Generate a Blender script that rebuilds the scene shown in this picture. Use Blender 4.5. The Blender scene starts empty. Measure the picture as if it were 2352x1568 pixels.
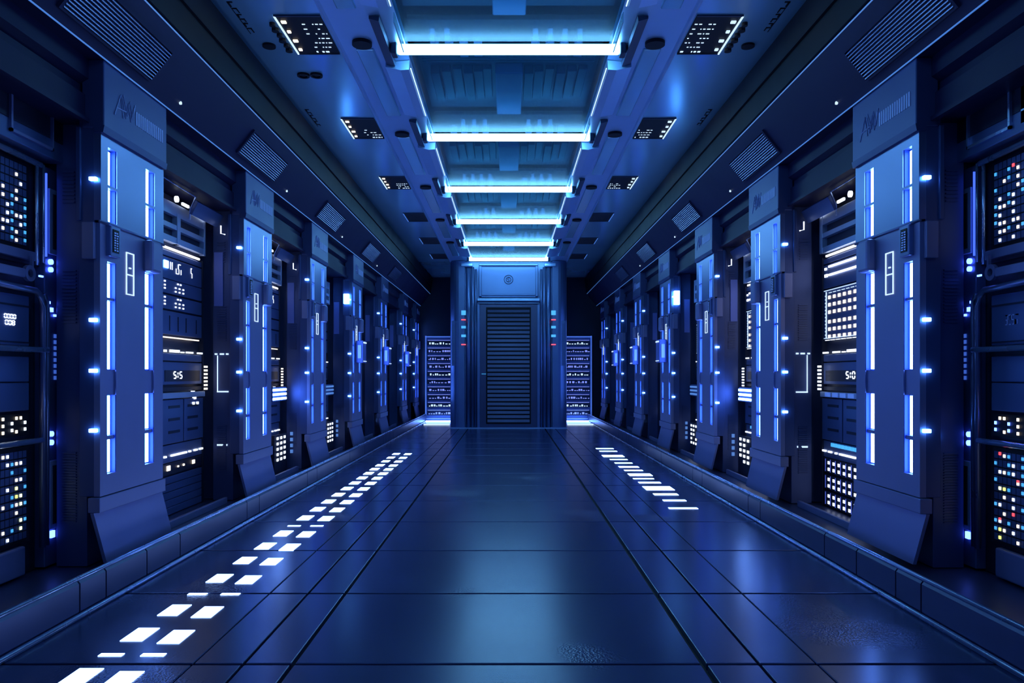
import bpy, bmesh, math, random
from mathutils import Vector, Matrix
random.seed(7)
R = random.Random(11)
SC = bpy.context.scene
COL = SC.collection
# ------------------------------------------------------------------ camera, world, exposure
F = 1700.0            # focal length in pixels of the 2352 wide frame
E = 1.2               # eye height
cd = bpy.data.cameras.new('camera'); cam = bpy.data.objects.new('camera', cd); COL.objects.link(cam)
cam.location = (0, 0, E); cam.rotation_euler = (math.pi/2, 0, 0)
cd.sensor_width = 36; cd.lens = F/2352*36
cd.shift_x = 8/2352; cd.shift_y = 76/2352
cd.clip_start = .05; cd.clip_end = 100
SC.camera = cam
w = bpy.data.worlds.new('world'); SC.world = w; w.use_nodes = True
w.node_tree.nodes['Background'].inputs[0].default_value = (.06, .15, .50, 1)
w.node_tree.nodes['Background'].inputs[1].default_value = 0.5
SC.view_settings.view_transform = 'Standard'; SC.view_settings.look = 'None'
SC.view_settings.gamma = 1; SC.view_settings.use_curve_mapping = False
SC.view_settings.exposure = 0.2
SC.cycles.use_denoising = True
SC.cycles.use_adaptive_sampling = True; SC.cycles.adaptive_threshold = .05
SC.cycles.max_bounces = 5; SC.cycles.diffuse_bounces = 2; SC.cycles.glossy_bounces = 3
SC.cycles.sample_clamp_indirect = 6
TUBE_P = 15.0; LED_P = 21.0; COVE_P = .45

# ------------------------------------------------------------------ materials
MT = {}
def metal(name, col, rough=.35, metallic=.6, bump=0.0, rscale=3.0, rvar=.03, spec=.5, aniso=None, coat=0):
    col = (min(1, col[0]*1.5), min(1, col[1]*1.15), col[2]*.95)
    m = bpy.data.materials.new(name); m.use_nodes = True; nt = m.node_tree; b = nt.nodes['Principled BSDF']
    tc = nt.nodes.new('ShaderNodeTexCoord'); n = nt.nodes.new('ShaderNodeTexNoise')
    n.inputs['Scale'].default_value = rscale; n.inputs['Detail'].default_value = 4
    if aniso:
        mp = nt.nodes.new('ShaderNodeMapping'); mp.inputs['Scale'].default_value = aniso
        nt.links.new(tc.outputs['Object'], mp.inputs[0]); nt.links.new(mp.outputs[0], n.inputs['Vector'])
    else:
        nt.links.new(tc.outputs['Object'], n.inputs['Vector'])
    mr = nt.nodes.new('ShaderNodeMapRange')
    mr.inputs['From Min'].default_value = .3; mr.inputs['From Max'].default_value = .7
    mr.inputs['To Min'].default_value = max(.02, rough-rvar); mr.inputs['To Max'].default_value = rough+rvar
    nt.links.new(n.outputs['Fac'], mr.inputs['Value']); nt.links.new(mr.outputs[0], b.inputs['Roughness'])
    mc = nt.nodes.new('ShaderNodeMix'); mc.data_type = 'RGBA'
    mc.inputs['A'].default_value = (*[c*.9 for c in col], 1); mc.inputs['B'].default_value = (*[min(1, c*1.1) for c in col], 1)
    nt.links.new(n.outputs['Fac'], mc.inputs['Factor']); nt.links.new(mc.outputs['Result'], b.inputs['Base Color'])
    b.inputs['Metallic'].default_value = metallic
    b.inputs['Specular IOR Level'].default_value = spec
    b.inputs['Coat Weight'].default_value = coat
    if bump:
        n2 = nt.nodes.new('ShaderNodeTexNoise'); n2.inputs['Scale'].default_value = 60
        nt.links.new(tc.outputs['Object'], n2.inputs['Vector'])
        bp = nt.nodes.new('ShaderNodeBump'); bp.inputs['Strength'].default_value = bump; bp.inputs['Distance'].default_value = .01
        nt.links.new(n2.outputs['Fac'], bp.inputs['Height']); nt.links.new(bp.outputs[0], b.inputs['Normal'])
    MT[name] = m; return m
def emit(name, col, p):
    m = bpy.data.materials.new(name); m.use_nodes = True; nt = m.node_tree
    if name not in ('tube_light', 'led_light', 'floor_light', 'lamp_light'): m.cycles.emission_sampling = 'NONE'
    b = nt.nodes['Principled BSDF']; b.inputs['Base Color'].default_value = (.5, .5, .5, 1)
    b.inputs['Emission Color'].default_value = (*col, 1); b.inputs['Emission Strength'].default_value = p
    MT[name] = m; return m
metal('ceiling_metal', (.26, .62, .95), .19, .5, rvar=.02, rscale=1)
metal('beam_metal', (.25, .5, .92), .36, .6, rvar=.03)
metal('bracket_metal', (.035, .06, .13), .4, .5)
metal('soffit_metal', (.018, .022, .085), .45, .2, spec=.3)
metal('grille_metal', (.2, .28, .6), .35, .7)
metal('pillar_metal', (.14, .23, .52), .33, .8, rvar=.02, rscale=1.5)
metal('pillar_dark', (.05, .09, .28), .42, .5)
metal('cap_metal', (.05, .08, .26), .42, .5)
metal('cap_mark', (.28, .42, .85), .5, .2)
metal('kick_metal', (.16, .22, .50), .46, .5)
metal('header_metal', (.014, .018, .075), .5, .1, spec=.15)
metal('rack_dark', (.02, .03, .075), .45, .5)
metal('rack_panel', (.07, .13, .36), .42, .5)
metal('rack_light', (.3, .46, .8), .42, .5)
metal('black_metal', (.008, .01, .02), .5, .1, spec=.2)
metal('curb_metal', (.05, .075, .2), .36, .5, rvar=.02)
metal('pipe_metal', (.34, .54, .95), .27, .8)
metal('pipe_dark', (.12, .18, .42), .3, .7)
metal('door_metal', (.09, .18, .45), .36, .7)
metal('duct_metal', (.03, .07, .15), .4, .5)
metal('door_dark', (.02, .04, .12), .45, .4)
metal('wall_metal', (.012, .02, .06), .5, .4)
metal('panel_blue', (.12, .2, .7), .5, .3)
metal('glow_liner', (.012, .06, .5), .5, .0)  # saturated blue carries the LED glow in its colour
metal('grout', (.004, .005, .012), .6, .1)
# floor tile
def floor_mat():
    m = metal('floor_tile', (.03, .055, .17), .24, .35, rvar=.012, rscale=1.2, spec=1)
    nt = m.node_tree; b = nt.nodes['Principled BSDF']
    tc = nt.nodes['Texture Coordinate']
    g = nt.nodes.new('ShaderNodeTexVoronoi'); g.inputs['Scale'].default_value = 95
    msk = nt.nodes.new('ShaderNodeTexNoise'); msk.inputs['Scale'].default_value = .9
    r = nt.nodes.new('ShaderNodeMapRange'); r.inputs['From Min'].default_value = .57; r.inputs['From Max'].default_value = .70
    r.inputs['To Min'].default_value = 0; r.inputs['To Max'].default_value = .55
    bp = nt.nodes.new('ShaderNodeBump'); bp.inputs['Distance'].default_value = .004
    nt.links.new(tc.outputs['Object'], g.inputs['Vector']); nt.links.new(tc.outputs['Object'], msk.inputs['Vector'])
    nt.links.new(msk.outputs['Fac'], r.inputs['Value']); nt.links.new(r.outputs[0], bp.inputs['Strength'])
    nt.links.new(g.outputs['Distance'], bp.inputs['Height']); nt.links.new(bp.outputs[0], b.inputs['Normal'])
floor_mat()
def glass_mat():
    m = bpy.data.materials.new('ceiling_glass'); m.use_nodes = True; nt = m.node_tree; b = nt.nodes['Principled BSDF']
    b.inputs['Base Color'].default_value = (.03, .14, .24, 1); b.inputs['Roughness'].default_value = .3
    b.inputs['Specular IOR Level'].default_value = .8
    n = nt.nodes.new('ShaderNodeTexNoise'); n.inputs['Scale'].default_value = 3
    t = nt.nodes.new('ShaderNodeBsdfTransparent'); t.inputs[0].default_value = (.6, .85, .95, 1)
    mr = nt.nodes.new('ShaderNodeMapRange'); mr.inputs['To Min'].default_value = .24; mr.inputs['To Max'].default_value = .30
    mx = nt.nodes.new('ShaderNodeMixShader'); o = nt.nodes['Material Output']
    nt.links.new(n.outputs['Fac'], mr.inputs['Value']); nt.links.new(mr.outputs[0], mx.inputs[0])
    nt.links.new(t.outputs[0], mx.inputs[1]); nt.links.new(b.outputs[0], mx.inputs[2]); nt.links.new(mx.outputs[0], o.inputs['Surface'])
    MT['ceiling_glass'] = m
glass_mat()
emit('tube_light', (.20, .60, 1.0), TUBE_P)
emit('led_light', (.13, .32, 1.0), LED_P)
emit('lamp_light', (.10, .36, 1.0), 12)
emit('cove_light', (.10, .30, .9), COVE_P)
emit('glow_dim', (.05, .18, .62), .7)
emit('floor_light', (.30, .50, 1.0), 5)
emit('dot_white', (.75, .85, 1.0), 1.6)
emit('dot_warm', (1.0, .86, .66), 1.3)
emit('dot_yellow', (.85, .9, .15), 1.6)
emit('dot_red', (1.0, .06, .06), 1.2)
emit('dot_cyan', (.05, .4, .8), .9)
emit('dot_blue', (.08, .16, 1.0), 6)
emit('dot_dimblue', (.05, .14, .7), .6)
emit('outline_white', (.6, .8, 1.0), 1.0)
emit('screen_violet', (.10, .16, 1.0), .55)
emit('bar_white', (.85, .9, 1.0), 4)
emit('line_blue', (.05, .12, 1.0), 1.3)
emit('line_violet', (.25, .3, 1.0), .7)

# ------------------------------------------------------------------ mesh helper
class MB:
    """collects shapes; s = side sign, o = origin (unsigned x, y, z)"""
    def __init__(self, s=1, o=(0, 0, 0)):
        self.s, self.o = s, o; self.v = []; self.f = []; self.g = []
    def P(self, p):
        return (self.s*(p[0]-self.o[0]), p[1]-self.o[1], p[2]-self.o[2])
    def add(self, vs, fs):
        n = len(self.v); self.g.append((n, len(self.f))); self.v += [self.P(p) for p in vs]
        self.f += [tuple(n+i for i in f) for f in fs]
        return self
    def box(self, x0, x1, y0, y1, z0, z1, b=0):
        if b:
            bm = bmesh.new(); bmesh.ops.create_cube(bm, size=1)
            for q in bm.verts:
                q.co = Vector(((x0+x1)/2+q.co.x*(x1-x0), (y0+y1)/2+q.co.y*(y1-y0), (z0+z1)/2+q.co.z*(z1-z0)))
            bmesh.ops.bevel(bm, geom=bm.edges[:], offset=b, segments=2, affect='EDGES', profile=.5)
            self.bm(bm); return self
        return self.add([(x0,y0,z0),(x1,y0,z0),(x1,y1,z0),(x0,y1,z0),(x0,y0,z1),(x1,y0,z1),(x1,y1,z1),(x0,y1,z1)],
                        [(0,3,2,1),(4,5,6,7),(0,1,5,4),(1,2,6,5),(2,3,7,6),(3,0,4,7)])
    def bm(self, bm):
        bm.verts.index_update()
        self.add([tuple(q.co) for q in bm.verts], [tuple(q.index for q in f.verts) for f in bm.faces]); bm.free()
    def prism(self, pts, y0, y1):
        """polygon in (x, z) extruded along y"""
        n = len(pts)
        vs = [(a, y0, c) for a, c in pts]+[(a, y1, c) for a, c in pts]
        return self.add(vs, [tuple(range(n)), tuple(range(2*n-1, n-1, -1))]+[(i, (i+1) % n, n+(i+1) % n, n+i) for i in range(n)])
    def prismz(self, pts, z0, z1):
        n = len(pts)
        vs = [(a, c, z0) for a, c in pts]+[(a, c, z1) for a, c in pts]
        return self.add(vs, [tuple(range(n)), tuple(range(2*n-1, n-1, -1))]+[(i, (i+1) % n, n+(i+1) % n, n+i) for i in range(n)])
    def hexa(self, v8):
        return self.add(v8, [(0,3,2,1),(4,5,6,7),(0,1,5,4),(1,2,6,5),(2,3,7,6),(3,0,4,7)])
    def tube(self, pts, r, n=10):
        pts = [Vector(p) for p in pts]; rings = []
        for i, p in enumerate(pts):
            d = (pts[min(i+1, len(pts)-1)]-pts[max(i-1, 0)]).normalized()
            up = Vector((0, 0, 1)) if abs(d.z) < .9 else Vector((1, 0, 0))
            a = d.cross(up).normalized(); b = d.cross(a)
            rings.append([tuple(p+a*r*math.cos(2*math.pi*k/n)+b*r*math.sin(2*math.pi*k/n)) for k in range(n)])
        vs = [q for rg in rings for q in rg]; fs = []
        for i in range(len(pts)-1):
            fs += [(i*n+k, i*n+(k+1) % n, (i+1)*n+(k+1) % n, (i+1)*n+k) for k in range(n)]
        fs += [tuple(range(n)), tuple(range(len(vs)-1, len(vs)-n-1, -1))]
        return self.add(vs, fs)
    def ring(self, c, axis, r0, r1, t, n=24):
        """flat ring (r0 may be 0) around c, facing axis 'x','y' or 'z', thickness t"""
        vs = []; fs = []
        for k in range(n):
            a = 2*math.pi*k/n
            for rr in (r0, r1):
                for tt in (-t/2, t/2):
                    u, v = rr*math.cos(a), rr*math.sin(a)
                    vs.append({'x': (c[0]+tt, c[1]+u, c[2]+v), 'y': (c[0]+u, c[1]+tt, c[2]+v), 'z': (c[0]+u, c[1]+v, c[2]+tt)}[axis])
        for k in range(n):
            a, b = k*4, ((k+1) % n)*4
            fs += [(a+2, b+2, b+3, a+3), (a+1, a+3, b+3, b+1), (a, b, b+2, a+2)]
            if r0 > 0: fs.append((a, a+1, b+1, b))
        return self.add(vs, fs)
    def build(self, name, mat, parent=None, loc=None, smooth=False):
        me = bpy.data.meshes.new(name); me.from_pydata(self.v, [], self.f)
        bm = bmesh.new(); bm.from_mesh(me); bmesh.ops.recalc_face_normals(bm, faces=bm.faces)
        bm.to_mesh(me); bm.free()
        me.materials.append(MT[mat])
        if smooth:
            for p in me.polygons: p.use_smooth = True
        ob = bpy.data.objects.new(name, me); COL.objects.link(ob)
        if parent: ob.parent = parent
        ob.location = loc if loc is not None else ((0, 0, 0) if parent else (self.s*self.o[0], self.o[1], self.o[2]))
        return ob
def each(m, name, mat, parent):
    """one object per shape collected in m"""
    gs = m.g+[(len(m.v), len(m.f))]
    for (v0, f0), (v1, f1) in zip(gs[:-1], gs[1:]):
        q = MB(m.s, m.o); q.v = m.v[v0:v1]; q.f = [tuple(i-v0 for i in f) for f in m.f[f0:f1]]
        q.build(name, mat, parent)
def tag(o, label, cat, group=None):
    o['label'] = label; o['category'] = cat
    if group: o['group'] = group
    return o
def thing(name, label, cat, loc, group=None):
    o = bpy.data.objects.new(name, None); COL.objects.link(o); o.location = loc; o.empty_display_size = .1
    return tag(o, label, cat, group)
def struct(o): o['kind'] = 'structure'; return o
SEP = {'indicator_light', 'strip_light', 'round_lamp', 'square_lamp', 'dash_light', 'shelf_light', 'button', 'light_bar', 'side_dash_light', 'slot', 'slot_handle', 'bulb', 'end_cap', 'bolt', 'knob', 'side_line', 'rim', 'floor_light'}
def copy_tree(o, loc, label=None, skip=(), parent=None):
    c = o.copy(); COL.objects.link(c)
    if parent is None: c.location = loc
    else: c.parent = parent
    if label: c['label'] = label
    for ch in o.children:
        if ch.name.split('.')[0] in skip: continue
        copy_tree(ch, None, None, skip, c)
    return c
ORD = ['first', 'second', 'third', 'fourth', 'fifth', 'sixth', 'seventh', 'eighth', 'ninth', 'tenth', 'eleventh', 'twelfth',
       'thirteenth', 'fourteenth', 'fifteenth', 'sixteenth', 'seventeenth', 'eighteenth', 'nineteenth', 'twentieth', 'twenty-first',
       'twenty-second', 'twenty-third', 'twenty-fourth', 'twenty-fifth', 'twenty-sixth', 'twenty-seventh', 'twenty-eighth']
SIDE = {-1: 'left', 1: 'right'}
PZ = {-1: [4.24, 6.53, 8.72, 11.05, 13.5, 16.3, 18.55], 1: [4.21, 6.36, 8.42, 10.65, 13.0, 15.4, 17.9]}
CX = {-1: 2.12, 1: 2.04}           # kerb face
LZ = [1.50, 3.62, 5.74, 7.87, 10.08, 12.2, 14.27, 16.18]   # ceiling tubes; first two out of view, added for their light
YN, YF = -1.0, 19.4

# ------------------------------------------------------------------ structure: floor
m = MB(); xs = [-2.9, -1.31, -1.10, -.90, .81, 1.04, 1.28, 2.9]
ys = [3.07+.99*k for k in range(-4, 18)]
for i in range(len(xs)-1):
    for j in range(len(ys)-1):
        g = .006
        gx0 = .003 if i in (1, 6) else g; gx1 = .003 if i in (0, 5) else g
        if i in (2, 3): gx1 = .013
        if i in (3, 4): gx0 = .013
        if i == 2: gx1 = .004
        m.box(xs[i]+gx0, xs[i+1]-gx1, ys[j]+.009, ys[j+1]-.009, -.05, 0, .004)
fl = struct(m.build('floor', 'floor_tile'))
assert fl
fb = struct(MB().box(-3, 3, YN, YF+.3, -.1, -.03).build('floor', 'grout'))
# walls
for s in (-1, 1):
    struct(MB(s).box(2.95, 3.05, YN, YF+.3, 0, 3.2).build('wall_%s' % SIDE[s], 'wall_metal'))
struct(MB().box(-3, 3, YF, YF+.1, 0, 4.3).build('wall_far', 'wall_metal'))
# kerb: grooved blocks with a rounded rail on top, gutter ledge behind
for s in (-1, 1):
    X = CX[s]; m = MB(s); y = 1.0; k = 0
    ln = [1.0, 1.66, .24, .44, .44, 1.22, .3, 1.5, .4, 1.7]
    while y < 19.2:
        l = ln[k % len(ln)]; k += 1
        m.prism([(X+.012, .0), (X, .03), (X, .165), (X+.012, .18), (X+.05, .18), (X+.05, 0)], y+.006, y+l-.006)
        y += l
    m.box(X+.02, X+.045, 1, 19.2, 0, .17)
    struct(m.build('baseboard_%s' % SIDE[s], 'curb_metal'))
    m = MB(s)
    m.tube([(X+.018, 1, .187), (X+.018, 19.2, .187)], .012)
    m.tube([(X-.012, 1, .012), (X-.012, 19.2, .012)], .014)
    struct(m.build('trim_%d' % (1 if s < 0 else 2), 'pipe_metal', smooth=True))
    m = MB(s); m.box(X+.11, 2.95, 1, 19.3, 0, .075, .004)
    struct(m.build('trim_%d' % (3 if s < 0 else 4), 'curb_metal'))
    # header between wall and soffit, with stepped mouldings
    m = MB(s)
    m.prism([(2.42, E+1.46), (2.42, E+1.60), (2.45, E+1.62), (2.45, E+1.66), (2.40, E+1.69), (2.40, E+1.80), (2.95, E+1.80), (2.95, E+1.46)], 1, 19.3)
    m.box(2.395, 2.43, 1, 19.3, E+1.44, E+1.462)
    struct(m.build('trim_%d' % (5 if s < 0 else 6), 'header_metal'))
    # slanted soffit
    m = MB(s)
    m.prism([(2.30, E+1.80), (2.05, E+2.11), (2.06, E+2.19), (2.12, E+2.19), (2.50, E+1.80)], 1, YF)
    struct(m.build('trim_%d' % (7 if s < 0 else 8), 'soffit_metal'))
    # ceiling
    m = MB(s)
    m.box(1.31, 2.07, 1, YF, E+2.545, E+2.62)
    struct(m.build('ceiling', 'ceiling_metal'))
    m = MB(s)
    m.prism([(2.03, E+2.545), (1.99, E+2.50), (2.02, E+2.30), (2.035, E+2.125), (2.10, E+2.125), (2.10, E+2.545)], 1, YF)
    m.box(2.0, 2.10, 1, YF, E+2.30, E+2.31)
    struct(m.build('trim_%d' % (9 if s < 0 else 10), 'black_metal'))
    # flat beam beside the glass
    m = MB(s)
    m.prism([(.80, E+2.56), (.80, E+2.64), (1.32, E+2.64), (1.32, E+2.535), (1.30, E+2.53), (1.285, E+2.54), (1.0, E+2.54)], 1, YF)
    struct(m.build('ceiling', 'beam_metal'))
m = MB(); m.box(-3, 3, 1, YF, E+3.0, E+3.1)
struct(m.build('ceiling', 'wall_metal'))

# soffit lines: lower a highlight drawn as a glow, upper a cove light
for s in (-1, 1):
    m = MB(s).tube([(2.297, 1.2, E+1.795), (2.297, YF-.05, E+1.795)], .0045, 6)
    tag(m.build('edge_glow', 'glow_dim'), 'thin blue painted highlight along the lower edge of the %s soffit' % SIDE[s], 'light strip')
    m = MB(s).tube([(2.048, 1.2, E+2.108), (2.048, YF-.05, E+2.108)], .0045, 6)
    tag(m.build('edge_glow', 'cove_light'), 'thin blue light line along the upper edge of the %s soffit' % SIDE[s], 'light strip')

# ------------------------------------------------------------------ ceiling lights, glass, brackets
def tube_light(z, i, shown=True):
    lab = ('white glowing tube across the ceiling glass, %s in view from the front' % ORD[i]) if shown else 'unseen white tube added above the viewer for its light'
    t = thing('tube_light', lab, 'ceiling light', (0, z, E+2.50), 'tube lights across the ceiling')
    o = (0, z, E+2.50)
    MB(1, o).box(-.86, .86, z-.028, z+.028, E+2.485, E+2.555, .012).build('tube', 'tube_light', t)
    m = MB(1, o)
    for sx in (-1, 1): m.box(sx*.885-.024, sx*.885+.024, z-.05, z+.05, E+2.47, E+2.57, .01)
    each(m, 'end_cap', 'bracket_metal', t)
    return t
for i, z in enumerate(LZ):
    tube_light(z, max(0, i-2), i >= 2)
    # glass pane between this tube and the next
    z1 = LZ[i+1] if i+1 < len(LZ) else YF-.2
    nm = 'behind the %s glowing tube' % ORD[max(0, i-2)] if i >= 2 else ('in front of the first glowing tube' if i == 1 else 'above the viewer')
    if i < 7:
        g = MB(1, (0, z, E+2.56)).box(-.8, .8, z+.05, z1-.05, E+2.56, E+2.572)
        tag(g.build('glass_panel', 'ceiling_glass'), 'teal glass ceiling panel %s' % nm, 'glass panel', 'glass ceiling panels')
        # plenum equipment above the glass
        t = thing('ceiling_duct', 'ribbed duct panel seen through the glass %s' % nm, 'duct', (0, z, E+2.75), 'ducts above the glass')
        o = (0, z, E+2.75); m = MB(1, o)
        k = 0
        for x in [-.66, -.56, -.46, -.36, -.27, -.19, .19, .28, .38, .48, .58, .68]:
            m.box(x-.045, x+.035, z+.95, z+1.62, E+2.72+.02*(k % 3), E+2.80, .006); k += 1
        each(m, 'rib', 'duct_metal', t)
        MB(1, o).box(-.12, .13, z+.9, z+1.95, E+2.70, E+2.80, .01).build('centre_plate', 'rack_panel', t)
        m = MB(1, o)
        for x in (-.62, -.5, -.38, -.26, .22, .34, .46, .58):
            m.box(x-.03, x+.04, z+.42, z+.42+R.uniform(.06, .14), E+2.70, E+2.80, .004)
            if R.random() < .7: m.box(x-.02, x+.02, z+.25, z+.34, E+2.71, E+2.80)
        each(m, 'junction_box', 'cap_mark', t)
        m = MB(1, o)
        for y in (.62, .68, .74): m.tube([(-.75, z+y, E+2.74), (.75, z+y, E+2.74)], .008, 6)
        m.box(-.8, .8, z+.1, z+2.0, E+2.80, E+2.84)
        m.build('cable_tray', 'duct_metal', t)
    for s in (-1, 1):
        if i == 7: continue
        t = thing('light_bracket', '%s steel bracket beside the glass %s' % (SIDE[s], nm), 'bracket', (s*.9, z, E+2.5), 'bracket boxes beside the ceiling glass')
        o = (.9, z, E+2.5)
        zz = min(z+1.38, 15.6)
        m = MB(s, o); m.prism([(.805, E+2.555), (.81, E+2.48), (.88, E+2.475), (1.0, E+2.50), (1.0, E+2.539)], z+.28, zz); m.build('housing', 'beam_metal', t)
        m = MB(s, o); m.prism([(.915, E+2.539), (.92, E+2.50), (.99, E+2.52), (.99, E+2.539)], z-.5, z+.27); m.build('dark_notch', 'bracket_metal', t)
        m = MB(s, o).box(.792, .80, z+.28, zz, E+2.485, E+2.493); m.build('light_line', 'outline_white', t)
        m = MB(s, o).box(.80, .808, z-.55, z-.06, E+2.47, E+2.54); m.build('side_fin', 'ceiling_metal', t)
        # oval plate and long raised panel on the beam
        t = thing('beam_cover', 'raised cover with oval plate on %s ceiling beam %s' % (SIDE[s], nm), 'cover plate', (s*1.12, z, E+2.5), 'covers on the ceiling beams')
        o = (1.12, z, E+2.5)
        m = MB(s, o); m.box(1.05, 1.19, z+.02, z+1.5, E+2.525, E+2.545, .01); m.build('cover', 'ceiling_metal', t)
        m = MB(s, o); m.ring((1.12, z-.08, E+2.53), 'z', 0, .075, .03, 28); m.build('oval_plate', 'black_metal', t)

# ------------------------------------------------------------------ ceiling hatches on the ceiling
def slope(x): return E+2.545
def onslope(m, x0, x1, y0, y1, d0, d1):
    """box lying on the ceiling, d = depth below it"""
    z = [slope(x0), slope(x1)]
    m.hexa([(x0, y0, z[0]-d0), (x1, y0, z[1]-d0), (x1, y1, z[1]-d0), (x0, y1, z[0]-d0),
            (x0, y0, z[0]-d1), (x1, y0, z[1]-d1), (x1, y1, z[1]-d1), (x0, y1, z[0]-d1)])
HZ = [3.2, 5.24, 7.34, 9.5, 11.65, 13.75, 15.6]
for i, z in enumerate(HZ):
    for s in (-1, 1):
        if i == 0: continue
        o = (1.46, z, slope(1.46)); L = .62
        t = thing('ceiling_hatch', 'dark square service hatch in the %s ceiling, %s from the front' % (SIDE[s], ORD[i-1]), 'hatch', (s*o[0], o[1], o[2]), 'service hatches in the ceiling')
        m = MB(s, o); onslope(m, 1.335, 1.665, z, z+L, -.01, .006); m.build('hatch_plate', 'black_metal', t)
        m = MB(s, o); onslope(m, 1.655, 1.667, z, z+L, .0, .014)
        m.build('lit_edge', 'glow_dim' if i > 3 else 'outline_white', t)
        m = MB(s, o); onslope(m, 1.335, 1.665, z-.006, z+.006, .0, .012); onslope(m, 1.335, 1.665, z+L-.006, z+L+.006, 0, .012)
        each(m, 'rim', 'bracket_metal', t)
        if i <= 3:
            m = MB(s, o)
            for r_ in range(7 if i < 2 else 4):
                yy = z+L-.05-r_*.075
                x = 1.35
                while x < 1.50:
                    l = R.uniform(.008, .028)
                    if R.random() < .75: onslope(m, x, x+l, yy, yy+(.022 if r_ < 1 else .010), .006, .009)
                    x += l+.012
            each(m, 'indicator_light', 'outline_white', t)
            m = MB(s, o)
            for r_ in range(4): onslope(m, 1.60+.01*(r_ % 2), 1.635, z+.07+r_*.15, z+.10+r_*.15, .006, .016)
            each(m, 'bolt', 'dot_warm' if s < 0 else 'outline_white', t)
# black knobs, oval plates and holes near the first hatch
for s in (-1, 1):
    m = MB(s, (1.66, 5.24, slope(1.66))); kt = thing('knob_row', 'row of small black knobs beside the nearest %s ceiling hatch' % SIDE[s], 'knobs', (s*1.66, 5.24, slope(1.66)))
    for k in range(6): m.ring((1.71+.004*(k % 2), 5.36+k*.085, slope(1.66)-.008), 'z', 0, .022+.006*(k % 2), .03, 10)
    each(m, 'knob', 'black_metal', kt)
    for nm_, xx, rr in (('large', 1.85, .05), ('tiny', 1.70, .015)):
        m = MB(s, (xx, 5.72, slope(xx))); m.ring((xx, 5.72, slope(xx)-.006), 'z', 0, rr, .02)
        tag(m.build('ceiling_plug', 'black_metal'), '%s dark round plug in the %s ceiling behind the nearest hatch' % (nm_, SIDE[s]), 'plug')
t = thing('ring_fixture', 'pair of black rings side by side on the left ceiling', 'ring fixture', (-1.68, 6.2, slope(1.68)))
for dx in (-.055, .055):
    m = MB(-1, (1.68, 6.2, slope(1.68))); m.ring((1.685+dx, 6.28, slope(1.685+dx)-.008), 'z', .035, .052, .018); m.ring((1.685+dx, 6.28, slope(1.685+dx)-.004), 'z', 0, .02, .012)
    m.build('ring', 'black_metal', t)

# ------------------------------------------------------------------ louvre grilles on the soffit
def soff(t, d=0):  # t 0 bottom..1 top, d out of the face
    n = Vector((-.31, -.25)).normalized()
    return (2.30-.25*t+n.x*d, E+1.80+.31*t+n.y*d)
for i, z in enumerate([3.72, 6.15, 8.65, 11.3, 13.8]):
    for s in (-1, 1):
        L = .92; o = (2.18, z, E+1.95)
        t = thing('vent_grille', 'ribbed metal louvre grille on the %s soffit, %s from the front' % (SIDE[s], ORD[i]), 'vent', (s*o[0], o[1], o[2]), 'louvre grilles on the soffits')
        m = MB(s, o)
        for (t0, t1, a, b) in ((.15, .18, z, z+L), (.72, .75, z, z+L), (.15, .75, z-.02, z), (.15, .75, z+L, z+L+.02)):
            p = [soff(t0, .0), soff(t0, .018), soff(t1, .018), soff(t1, .0)]; m.prism(p, a, b)
        m.build('frame', 'soffit_metal', t)
        m = MB(s, o)
        for k in range(11):
            t0 = .19+k*.048
            m.prism([soff(t0, 0), soff(t0+.006, .022), soff(t0+.022, .018), soff(t0+.03, 0)], z, z+L)
        m.build('slat', 'grille_metal', t)
        if i < 4:
            p = soff(.2, .004)
            q = thing('ceiling_stud', 'tiny lit stud on the %s soffit past the %s louvre grille' % (SIDE[s], ORD[i]), 'stud', (s*p[0], z+1.35, p[1]), 'tiny studs on the soffits')
            MB(s, (p[0], z+1.35, p[1])).ring((p[0], z+1.35, p[1]), 'x', 0, .011, .012, 10).build('lens', 'outline_white', q)

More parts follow.
